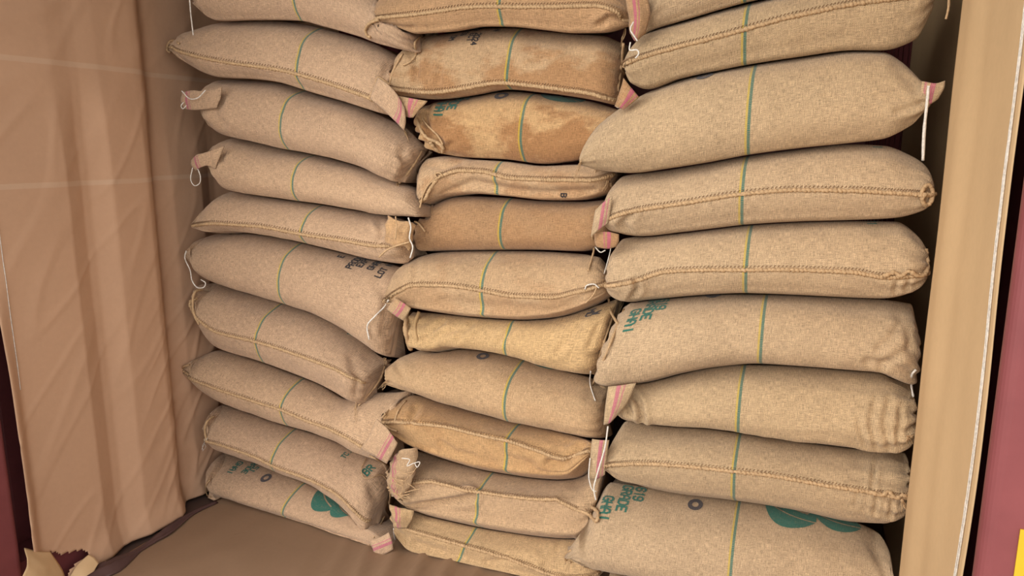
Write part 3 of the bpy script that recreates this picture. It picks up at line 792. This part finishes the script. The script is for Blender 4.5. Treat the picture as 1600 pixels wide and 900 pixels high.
def print_text(key, px, py, lines, h, ang, mat, gap=1.45, sx=1.0, label=None):
    """text baseline direction `ang` degrees in cloth space (0 = along the sack, 90 = up/back over it)"""
    f = cloth_map(key, *anchor(key, px, py))
    c, s = math.cos(math.radians(ang)), math.sin(math.radians(ang))
    for r, (dx, ln) in enumerate(lines):
        polys = []
        for p in text_polys(ln, h, sx=sx):
            polys.append([(c * (x + dx) - s * (y - r * h * gap), s * (x + dx) + c * (y - r * h * gap)) for x, y in p])
        print_mesh(key, 'printed_line', polys, f, mat, label)
def print_ring(key, px, py, ro, ri, sy=1.2):
    f = cloth_map(key, *anchor(key, px, py)); n = 28; P = []
    for k in range(n):
        a, b_ = 2 * math.pi * k / n, 2 * math.pi * (k + 1) / n
        P.append([(ro * math.cos(a), sy * ro * math.sin(a)), (ro * math.cos(b_), sy * ro * math.sin(b_)), (ri * math.cos(b_), sy * ri * math.sin(b_)), (ri * math.cos(a), sy * ri * math.sin(a))])
    print_mesh(key, 'printed_ring', P, f, M_INKGR, 'dark grey printed ring')
def print_leaf(key, px, py, leaves):
    """leaf: (x, y, length, width, angle): pointed leaf split by a bare vein"""
    f = cloth_map(key, *anchor(key, px, py)); P = []
    for (x, y, ln, wd, ang) in leaves:
        c, s = math.cos(math.radians(ang)), math.sin(math.radians(ang)); n = 14
        for sd in (1, -1):
            for k in range(n):
                def pt(u, e):
                    half = wd / 2 * math.sin(math.pi * u ** .75) ** .8 if 0 < u < 1 else 0
                    lx, ly = u * ln, sd * max(.0026, half * e) + .02 * math.sin(u * 3) 
                    if e == 0: ly = sd * .0026 + .02 * math.sin(u * 3)
                    return (x + c * lx - s * ly, y + s * lx + c * ly)
                for e0, e1 in ((0, .5), (.5, 1)):
                    P.append([pt(k / n, e0), pt((k + 1) / n, e0), pt((k + 1) / n, e1), pt(k / n, e1)])
    print_mesh(key, 'printed_leaf', P, f, M_INKG, 'green printed leaf emblem')
# ---- left column
string('L0', [(296,-6),(298,20),(302,55)], .0022, Y=2.04)
string('L1', [(280,68),(270,63),(263,68),(261,78),(266,82)], .0042, M_SEAM, name='corner_ear')
flap('L1', [[(632,168,.012),(622,150,.02),(607,133,.02),(590,121,.008)], [(634,186,.012),(620,169,.022),(602,151,.022),(583,138,.008)], [(631,204,.008),(613,185,.012),(595,168,.012),(577,153,.006)]], Y=2)
string('L1', [(577,153),(586,136),(591,121),(610,133)], .0035, M_SEAM, .012, name='flap_hem')
tuft('L1', 632,203, 12,36, 5, 5)
flap('L2', [[(284,145,.004),(300,141,.012),(318,142,.012),(346,136,.006)], [(282,157,.006),(300,157,.018),(320,157,.016),(344,153,.008)], [(287,170,.004),(302,172,.010),(318,171,.010),(338,169,.006)]], Y=2.045)
string('L2', [(284,142),(296,154),(309,153),(321,141)], .0020, off=.03, Y=2.04)
string('L2', [(287,160),(283,165),(286,170),(291,165)], .0018, off=.02, Y=2.04)
string('L2', [(659,236),(648,255),(636,272),(623,287)], .0036, M_SEAM, .004, name='end_seam', wob=.4)
tuft('L2', 622,286, -3,16, 4, 3)
flap('L3', [[(297,251,.004),(307,242,.012),(322,238,.012),(350,228,.006)], [(299,259,.008),(310,253,.016),(325,250,.014),(342,248,.008)], [(305,267,.004),(313,262,.010),(324,259,.010),(336,264,.004)]], Y=2.05)
string('L3', [(301,262),(298,280),(304,290),(312,286),(313,275),(309,264)], .0019, off=.02, Y=2.045)
flap('L4', [[(606,337,.018),(622,345,.03),(640,346,.03),(650,352,.014)], [(603,360,.022),(617,361,.045),(634,360,.05),(646,369,.02)], [(600,379,.010),(615,386,.03),(630,385,.035),(641,393,.012)]], M_PLAIN, name='knotted_mouth', wr=.014, color=(.46,.28,.14,1), Y=2.005)
string('L4', [(592,402),(604,391),(620,384),(640,378)], .0032, M_SEAM, .02, Y=1.985)
string('L4', [(618,338),(620,355),(618,374)], .0020, M_SEAM, .045, Y=1.985)
string('L4', [(638,340),(642,355),(640,372),(645,386),(641,403)], .0023, M_COTTON, .05, Y=1.985)
string('L4', [(648,346),(655,350),(664,362)], .0030, M_SEAM, .02)
string('L5', [(291,392),(289,404),(297,422),(300,438),(308,449),(318,449),(321,442),(314,437)], .0022, off=.012, Y=2.045)
tuft('L5', 602,560, -1,10, 4, 3)
string('L6', [(316,452),(305,456),(301,470),(303,490),(311,507)], .0048, M_SEAM, .006, name='corner_ear')
string('L6', [(601,572),(594,592),(580,612),(560,634)], .0034, M_SEAM, .005, name='end_seam', wob=.4)
tuft('L6', 557,630, -4,34, 4, 3, mat=M_SEAM)
string('L7', [(296,570),(286,574),(286,586),(296,594)], .0040, M_SEAM, .006, name='corner_ear')
flap('L7', [[(621,693,.014),(612,680,.018),(602,667,.012),(588,655,.006)], [(613,709,.014),(602,697,.022),(591,687,.018),(577,679,.006)], [(604,725,.010),(591,717,.014),(579,711,.010),(563,702,.005)]], Y=1.995)
string('L7', [(604,726),(590,718),(577,712)], .0030, M_SEAM, .014, name='flap_hem')
string('L7', [(572,716),(565,732),(568,746),(582,746),(596,742),(606,752)], .0019, M_SEAM, .010)
string('L8', [(335,650),(324,658),(320,672),(323,690)], .0045, M_SEAM, .006, name='corner_ear')
tuft('L8', 322,684, -4,20, 4, 3, mat=M_COTTON)
string('L8', [(611,760),(608,785),(598,812),(584,840)], .0034, M_SEAM, .005, name='end_seam', wob=.4)
tuft('L8', 578,850, -2,12, 5, 5)
flap('L9', [[(614,859,.010),(612,846,.016),(607,832,.008)], [(601,866,.012),(597,852,.022),(592,840,.010)], [(586,871,.008),(582,858,.014),(576,846,.006)]], Y=1.985)
tuft('L9', 577,862, -4,4, 6, 6, mat=M_COTTON)
tuft('L9', 592,868, 6,2, 6, 5, mat=M_COTTON)
string('L9', [(328,750),(322,758),(323,772),(329,777)], .0032, M_SEAM, .005, name='corner_ear')
# ---- middle column
string('M0', [(592,31),(578,36),(571,46),(574,56),(579,58)], .0048, M_SEAM, .006, name='corner_ear')
flap('M0', [[(976,-8,.01),(994,-10,.03),(1013,-6,.012)], [(981,22,.014),(997,27,.04),(1016,24,.016)], [(984,52,.008),(993,64,.03),(1009,52,.01)]], wr=.012, Y=1.985)
string('M0', [(990,34),(985,46),(992,58),(996,64)], .0020, off=0, Y=1.935)
string('M0', [(985,66),(984,78),(995,78),(998,84),(993,91)], .0021, off=0, Y=1.935)
tuft('M0', 977,44, -4,28, 5, 5)
string('M1', [(657,57),(648,68),(649,86),(640,97),(630,102)], .0036, M_SEAM, .005, name='end_seam')
string('M1', [(629,84),(617,105),(610,125),(608,140)], .0036, M_SEAM, .005, name='end_seam')
string('M1', [(974,68),(971,100),(966,135),(963,162)], .0040, M_SEAM, .005, name='end_seam')
flap('M1', [[(622,150,.01),(645,154,.012),(668,158,.008)], [(626,166,.01),(641,169,.016),(656,171,.01)], [(633,182,.006),(640,184,.008),(646,184,.006)]], Y=2.01)
flap('M1', [[(974,122,.008),(987,138,.014),(999,152,.006)], [(968,143,.01),(978,154,.02),(986,163,.008)], [(960,166,.006),(968,169,.010),(974,172,.006)]], Y=1.975)
string('M1', [(968,160),(962,164),(966,168),(972,164)], .0018, off=.02)
string('M2', [(651,186),(658,204),(668,216),(682,222),(692,231),(690,238),(680,232),(672,222)], .0050, M_SEAM, .008, name='end_seam', wob=.3)
string('M2', [(655,178),(668,196),(684,212),(692,226)], .0030, M_SEAM, .012, name='fold_ridge')
string('M3', [(690,274),(684,278),(680,272),(687,270),(692,276)], .0030, M_SEAM, .008, name='knot')
string('M3', [(684,278),(670,288),(661,305),(656,325)], .0030, M_SEAM, .008)
tuft('M3', 950,283, -8,18, 4, 3)
tuft('M3', 955,286, 2,16, 3, 3)
flap('M4', [[(967,366,.012),(948,362,.014),(928,364,.006)], [(967,377,.014),(948,376,.02),(929,377,.008)], [(963,386,.008),(948,389,.012),(932,386,.006)]], Y=2.0)
string('M5', [(607,469),(600,480),(586,494),(574,509),(577,531)], .0026, M_COTTON, .014)
flap('M5', [[(642,482,.012),(630,473,.016),(617,465,.008)], [(637,491,.014),(624,484,.022),(610,475,.010)], [(630,501,.010),(617,493,.014),(604,483,.006)]], Y=1.985)
string('M6', [(643,488),(635,500),(634,520),(642,546)], .0075, M_SEAM, .004, name='ruffle_edge', wob=.25)
string('M6', [(655,487),(649,505),(650,525),(658,546)], .0055, M_PLAIN, .004, name='ruffle_fold', wob=.2)
string('M6', [(963,470),(955,500),(942,540),(928,584)], .0038, M_SEAM, .005, name='end_seam', wob=.3)
tuft('M7', 603,596, -8,14, 5, 5)
string('M8', [(602,646),(598,655),(606,668),(620,674)], .0040, M_SEAM, .006, name='corner_ear')
string('M8', [(634,626),(622,642),(616,660)], .0034, M_SEAM, .006, name='end_seam')
flap('M9', [[(611,722,.01),(625,704,.02),(652,700,.01)], [(605,750,.016),(622,744,.04),(648,736,.02)], [(611,776,.01),(626,778,.028),(642,762,.01)]], wr=.022, Y=2.02)
for k, P in enumerate(([(628,716),(640,718),(636,728),(646,724),(656,722),(652,730),(648,724)], [(618,755),(630,762),(626,774),(640,772)], [(612,745),(622,758),(618,770),(630,780)], [(632,770),(645,766),(656,764)])):
    string('M9', P, .0016, M_COTTON if k == 0 else M_SEAM, .0, name='loose_thread', Y=1.972)
tuft('M9', 622,768, 12,6, 9, 12)
for k in range(9):
    rr = random.Random(k + 40); x0, y0 = rr.uniform(612, 636), rr.uniform(735, 778)
    string('M9', [(x0, y0), (x0 + rr.uniform(-8, 10), y0 + rr.uniform(-4, 8)), (x0 + rr.uniform(0, 18), y0 + rr.uniform(-6, 12)), (x0 + rr.uniform(6, 26), y0 + rr.uniform(-8, 14))], .0013, M_SEAM, 0, name='loose_thread', Y=1.975)
string('M9', [(924,792),(934,800),(932,814),(922,806)], .0055, M_SEAM, .010, name='knot', wob=.3)
flap('M10', [[(608,788,.008),(624,793,.02),(646,799,.01)], [(611,808,.01),(625,811,.03),(642,815,.012)], [(616,824,.006),(625,826,.012),(636,824,.006)]], wr=.012, Y=2.01)
string('M10', [(615,826),(617,842),(623,851)], .0022, M_COTTON, .006)
# ---- right column
string('R0', [(1483,-8),(1482,12),(1478,30)], .0030, M_SEAM, Y=2.04)
string('R1', [(985,94),(974,98),(970,106),(976,116)], .0042, M_SEAM, .006, name='corner_ear')
flap('R2', [[(1477,126,.006),(1462,130,.012),(1440,127,.006)], [(1475,139,.008),(1458,145,.016),(1438,145,.008)], [(1466,155,.006),(1455,162,.010),(1440,165,.006)]], Y=2.03)
string('R2', [(1451,134),(1448,165),(1444,205),(1442,251)], .0036, M_COTTON, Y=2.0)
tuft('R2', 907,250, -6,34, 5, 4)
flap('R3', [[(930,328,.010),(943,316,.014),(957,306,.006)], [(926,350,.012),(939,342,.018),(953,337,.008)], [(923,370,.008),(936,359,.012),(950,349,.006)]], Y=1.985)
string('R3', [(925,368),(928,388),(924,406),(919,423)], .0030, M_SEAM, .012)
string('R3', [(930,386),(938,394),(946,391)], .0018, M_COTTON, .012)
string('R3', [(1438,308),(1443,294),(1451,289),(1457,299),(1454,316),(1445,320),(1441,310),(1447,302)], .0056, M_SEAM, .012, name='curled_corner', wob=.25)
string('R4', [(957,371),(953,395),(944,428)], .0014, M_COTTON, .02)
string('R4', [(936,450),(928,444),(917,446),(914,452)], .0022, M_COTTON, .012)
string('R4', [(932,450),(926,462),(914,474)], .0024, M_SEAM, .012)
string('R4', [(951,466),(954,486),(965,506)], .0042, M_SEAM, .006)
string('R4', [(1380,432),(1396,426),(1408,431),(1420,424),(1434,431),(1446,428),(1449,410),(1446,390)], .0060, M_SEAM, .008, name='gathered_seam', wob=.3)
string('R5', [(975,484),(960,520),(944,560),(926,601)], .0036, M_SEAM, .004, name='end_seam', wob=.3)
string('R5', [(923,580),(922,600),(930,626)], .0020, M_COTTON, .010)
string('R5', [(1431,578),(1425,586),(1424,602),(1427,620)], .0028, M_COTTON, .012)
flap('R6', [[(950,604,.010),(970,602,.016),(994,599,.006)], [(946,632,.012),(963,632,.024),(980,630,.008)], [(943,664,.008),(953,661,.012),(964,650,.006)]], Y=1.98)
string('R6', [(950,666),(945,700),(934,738),(928,762),(931,781)], .0026, M_COTTON, .012, Y=1.965)
tuft('R6', 1418,682, 8,6, 8, 10)
flap('R7', [[(925,686,.008),(938,688,.014),(952,688,.006)], [(922,716,.010),(934,718,.018),(948,716,.008)], [(919,750,.006),(932,749,.012),(945,742,.006)]], Y=1.985)
string('R7', [(922,716),(920,744),(925,764),(932,768)], .0020, M_COTTON, .018, Y=1.985)
string('R7', [(1360,768),(1378,774),(1388,768),(1400,778),(1412,772)], .0050, M_SEAM, .008, name='gathered_seam', wob=.3)
tuft('R7', 1412,775, 16,-6, 7, 8, r=.0020, off=.02)
tuft('R7', 1410,782, 6,18, 7, 7, r=.0020, off=.02)
string('R8', [(892,860),(884,866),(884,876),(892,879)], .0034, M_SEAM, .005, name='corner_ear')
# ---- printing on the cloth
def vtext(key, ends, lines, h, mat=M_INKG, sx=.95):
    """lines read downwards over the front; each ends at its own pixel"""
    for (px, py), ln in zip(ends, lines):
        wd = sum((5.6 if c not in '1I.' else 4.6) for c in ln) * h / 6 * sx
        print_text(key, px, py, [(-wd, ln)], h, -90, mat, sx=sx)
vtext('R8', [(990,786),(962,797),(937,815)], ['619', 'GRADE', 'GHAI'], .028)
vtext('R5', [(1021,486),(1000,502),(974,524)], ['619', 'GRADE', 'GHAI'], .027)
vtext('M2', [(716,158),(697,172),(679,186)], ['5T', 'GRADE', 'GHAI'], .026)
vtext('L9', [(389,737),(374,741),(354,742)], ['51', 'GRADE', 'GHAI'], .024)
vtext('R3', [(1362,232)], ['31'], .020); vtext('R4', [(1357,354)], ['11'], .020)
vtext('M1', [(733,72),(727,65),(718,58)], ['2024', 'OBJECT', 'ES'], .017, M_INKK)
vtext('M1', [(700,66),(772,52)], ['DM', 'N'], .017, M_INKK)
vtext('M6', [(912,498),(924,494)], ['MD', 'W'], .022, M_INKGR)
vtext('M3', [(878,309)], ['B'], .016, M_INKK)
for (px, py, ln) in ((549,418,'PRODUCT'), (564,420,'EXPORT'), (580,422,'GHANA'), (594,432,'LOT NO'), (534,402,'E')):
    print_text('L5', px, py, [(0, ln)], .022, 90, M_INKK, sx=.85)
print_text('L6', 547,527, [(0, 'T8')], .018, 90, M_INKG)
print_text('L8', 538,720, [(0, 'TC.E')], .018, 90, M_INKG)
print_text('L8', 576,740, [(0, 'BR')], .026, 80, M_INKG)
print_ring('R8', 1087,785, .022, .0095); print_ring('R5', 1113,462, .022, .0095); print_ring('R2', 1100,118, .022, .0095)
print_ring('M7', 756,555, .021, .0095); print_ring('M2', 783,149, .021, .0095); print_ring('L9', 417,745, .021, .0095)
print_leaf('R8', 1272,820, [(0, 0, .16, .12, 152)]); print_leaf('R8', 1345,826, [(0, 0, .14, .08, 166)])
print_leaf('L9', 521,797, [(0, 0, .14, .10, 150)]); print_leaf('L9', 547,804, [(0, 0, .12, .07, 160)])
print_leaf('M2', 908,160, [(0, 0, .18, .12, 140)]); print_leaf('M7', 872,580, [(0, 0, .16, .10, 135)])

# ------------------------------------------------------------------ kraft paper lining
def in_poly(x, y, P):
    r = False; n = len(P)
    for i in range(n):
        (x1, y1), (x2, y2) = P[i], P[i - 1]
        if (y1 > y) != (y2 > y) and x < (x2 - x1) * (y - y1) / (y2 - y1) + x1: r = not r
    return r
def sheet(name, fn, nu, nv, mat, hole=None, parent=None, thick=.0012):
    V, Fc = [], []
    for i in range(nu + 1):
        for j in range(nv + 1): V.append(fn(i / nu, j / nv))
    W = nv + 1
    for i in range(nu):
        for j in range(nv):
            f = (i * W + j, (i + 1) * W + j, (i + 1) * W + j + 1, i * W + j + 1)
            if hole:
                c = to_px(sum((Vector(V[k]) for k in f), Vector()) / 4)
                if in_poly(c[0], c[1], hole): continue
            Fc.append(f)
    o = mesh_obj(name, V, Fc, mat, parent, None, True)
    md = o.modifiers.new('thickness', 'SOLIDIFY'); md.thickness = thick; md.offset = 0
    return o
def trap(y, y0, pitch, up, ramp):
    """corrugation 0..1"""
    t = (y - y0) % pitch
    if t < up: return 1
    if t < up + ramp: return 1 - sstep(0, 1, (t - up) / ramp)
    if t < pitch - ramp: return 0
    return sstep(0, 1, (t - (pitch - ramp)) / ramp)
def left_fn(u, v):
    y = lerp(1.35, 3.2, u); z = lerp(0.012, 2.36, v)
    y += .012 * noise.noise(Vector((0, 0, z * 3)))
    yy = y + .015 * noise.noise(Vector((3, 0, z * 1.5)))
    t = (yy - 1.475) % .30
    lin = lambda a, b, x: clamp((x - a) / (b - a))
    c = 1 - lin(.14, .205, t) if t < .235 else lin(.235, .30, t)
    if yy < 1.475: c = 1
    k = 1 - .8 * sstep(1.34, 1.58, z + .20 * noise.noise(Vector((y * 3, 5, z))))
    x = -2.140 + .026 * c * k + .014 * (1 - k) - .060 * sstep(1.93, 2.03, y)
    x += .006 * noise.noise(Vector((y * 1.6, z * 1.2, 1))) + .0012 * noise.noise(Vector((y * 7, z * 4, 2)))
    # slack diagonal creases, mostly low down by the sacks
    d = y * 1.2 - z * .9
    r = 1 - abs(noise.noise(Vector((d * 9, (y + z) * 2.2, 7)))) * 6.0
    x += .0055 * max(0, r) * sstep(1.2, .5, z) * sstep(1.75, 2.05, y)
    r = 1 - abs(noise.noise(Vector((d * 5, (y + z) * 1.3, 12)))) * 7.0
    x += .0022 * max(0, r)
    x += .020 * sstep(.12, 0, z)
    x += .030 * sstep(1.40, 1.35, y) * sstep(1.1, .6, z)       # front edge curls into the room
    return Vector((x, y, z))
HOLE = [(76,860),(95,866),(104,862),(112,864),(124,858),(136,862),(139,868),(122,878),(108,892),(104,905),(98,905),(90,885)]
lp = sheet('kraft_paper_lining', left_fn, 280, 300, M_PAPER_L, hole=HOLE)
tag(lp, 'brown kraft paper sheet lining the left container wall, torn near the floor', 'paper lining')
def right_fn(u, v):
    y = lerp(1.455, 3.6, u); z = lerp(0.012, 2.36, v)
    y += (.035 * noise.noise(Vector((z * 1.7, 4, 0)))) * (1 - u)
    x = .302 + .050 * sstep(2.00, 2.10, y) - .016 * sstep(1.75, 1.9, y) * sstep(2.06, 1.98, y) + .006 * sstep(1.75, 1.6, y)
    x += .006 * noise.noise(Vector((y * 2.5, z * 1.2, 9))) + .003 * noise.noise(Vector((y * 6, z * 3, 4)))
    x -= .02 * sstep(.12, 0, z)
    return Vector((x, y, z))
rp = sheet('kraft_paper_lining', right_fn, 140, 110, M_PAPER_R)
tag(rp, 'brown kraft paper sheet lining the right wall with a white thread along its edge', 'paper lining')
for du, rr in ((.014, .0016), (.019, .0013)):
    path = [right_fn(du, v / 160) + Vector((-.003, 0, 0)) for v in range(161)]
    V, Fc = tube(path, rr, 5, .2); mesh_obj('edge_thread', V, Fc, M_COTTON, rp)
path = [left_fn(.021, v / 160) + Vector((.003, 0, 0)) for v in range(45, 161)]
V, Fc = tube(path, .0011, 5, .2); mesh_obj('edge_thread', V, Fc, M_COTTON, lp)
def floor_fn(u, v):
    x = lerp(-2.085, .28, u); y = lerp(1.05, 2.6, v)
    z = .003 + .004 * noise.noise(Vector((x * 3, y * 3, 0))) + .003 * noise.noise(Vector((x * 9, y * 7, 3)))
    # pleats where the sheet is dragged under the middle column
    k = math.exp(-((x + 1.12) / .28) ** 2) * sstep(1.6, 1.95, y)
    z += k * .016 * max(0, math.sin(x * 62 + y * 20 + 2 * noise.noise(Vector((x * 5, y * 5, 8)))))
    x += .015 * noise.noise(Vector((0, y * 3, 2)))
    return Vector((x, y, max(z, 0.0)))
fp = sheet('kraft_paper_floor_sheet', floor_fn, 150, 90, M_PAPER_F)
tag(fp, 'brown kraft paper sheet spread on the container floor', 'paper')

# folded-over foot of the left lining, lying towards the camera
def px_sheet(ctrl, n=8):
    rows = [catmull([at_x(*p) for p in r], n) for r in ctrl]
    cols = [catmull([r[k] for r in rows], n) for k in range(len(rows[0]))]
    def fn(u, v):
        p = cols[min(len(cols) - 1, round(u * (len(cols) - 1)))][min(len(cols[0]) - 1, round(v * (len(cols[0]) - 1)))].copy()
        p.x += .004 * noise.noise(p * 30); return p
    return fn
sheet('folded_foot', px_sheet([[(38,856,-2.088),(58,861,-2.092),(78,862,-2.10)], [(42,882,-2.03),(66,882,-2.04),(92,881,-2.075)], [(30,912,-1.99),(70,912,-2.0),(106,910,-2.06)]]), 16, 16, M_PAPER_R, parent=lp)
sheet('folded_foot', px_sheet([[(108,902,-2.09),(120,884,-2.095),(139,866,-2.10)], [(118,908,-2.07),(132,892,-2.07),(148,872,-2.085)], [(128,914,-2.05),(142,900,-2.05),(154,880,-2.07)]]), 16, 16, M_PAPER_R, parent=lp)
# dark brown crumpled strip in the gap between wall lining and floor sheet
pts = [(338,782,.010),(300,800,.012),(262,828,.022),(240,842,.014),(215,858,.012),(195,872,.024),(172,886,.036),(150,897,.030),(120,915,.02)]
cen = catmull([at_z(x, y, .014) for x, y, w_ in pts], 8); wid = catmull([Vector((w_, 0, 0)) for x, y, w_ in pts], 8)
V, Fc = [], []; NC = 10
for i, (c, w_) in enumerate(zip(cen, wid)):
    t = (cen[min(i + 1, len(cen) - 1)] - cen[max(i - 1, 0)]).normalized(); sd = Vector((-t.y, t.x, 0))
    for k in range(NC + 1):
        f = k / NC * 2 - 1; q = c + sd * f * w_.x * 1.1
        q.z = .006 + (1 - f * f) * w_.x * .55 + .35 * w_.x * max(0, math.sin(f * 7 + i * .11)) + .10 * w_.x * noise.noise(q * 40)
        V.append(q)
for i in range(len(cen) - 1):
    for k in range(NC): Fc.append((i * (NC + 1) + k, i * (NC + 1) + k + 1, (i + 1) * (NC + 1) + k + 1, (i + 1) * (NC + 1) + k))
st = mesh_obj('plastic_strip', V, Fc, M_FILM)
md = st.modifiers.new('thickness', 'SOLIDIFY'); md.thickness = .0015; md.offset = 1
tag(st, 'dark brown crumpled plastic strip along the foot of the left paper wall', 'plastic strip')
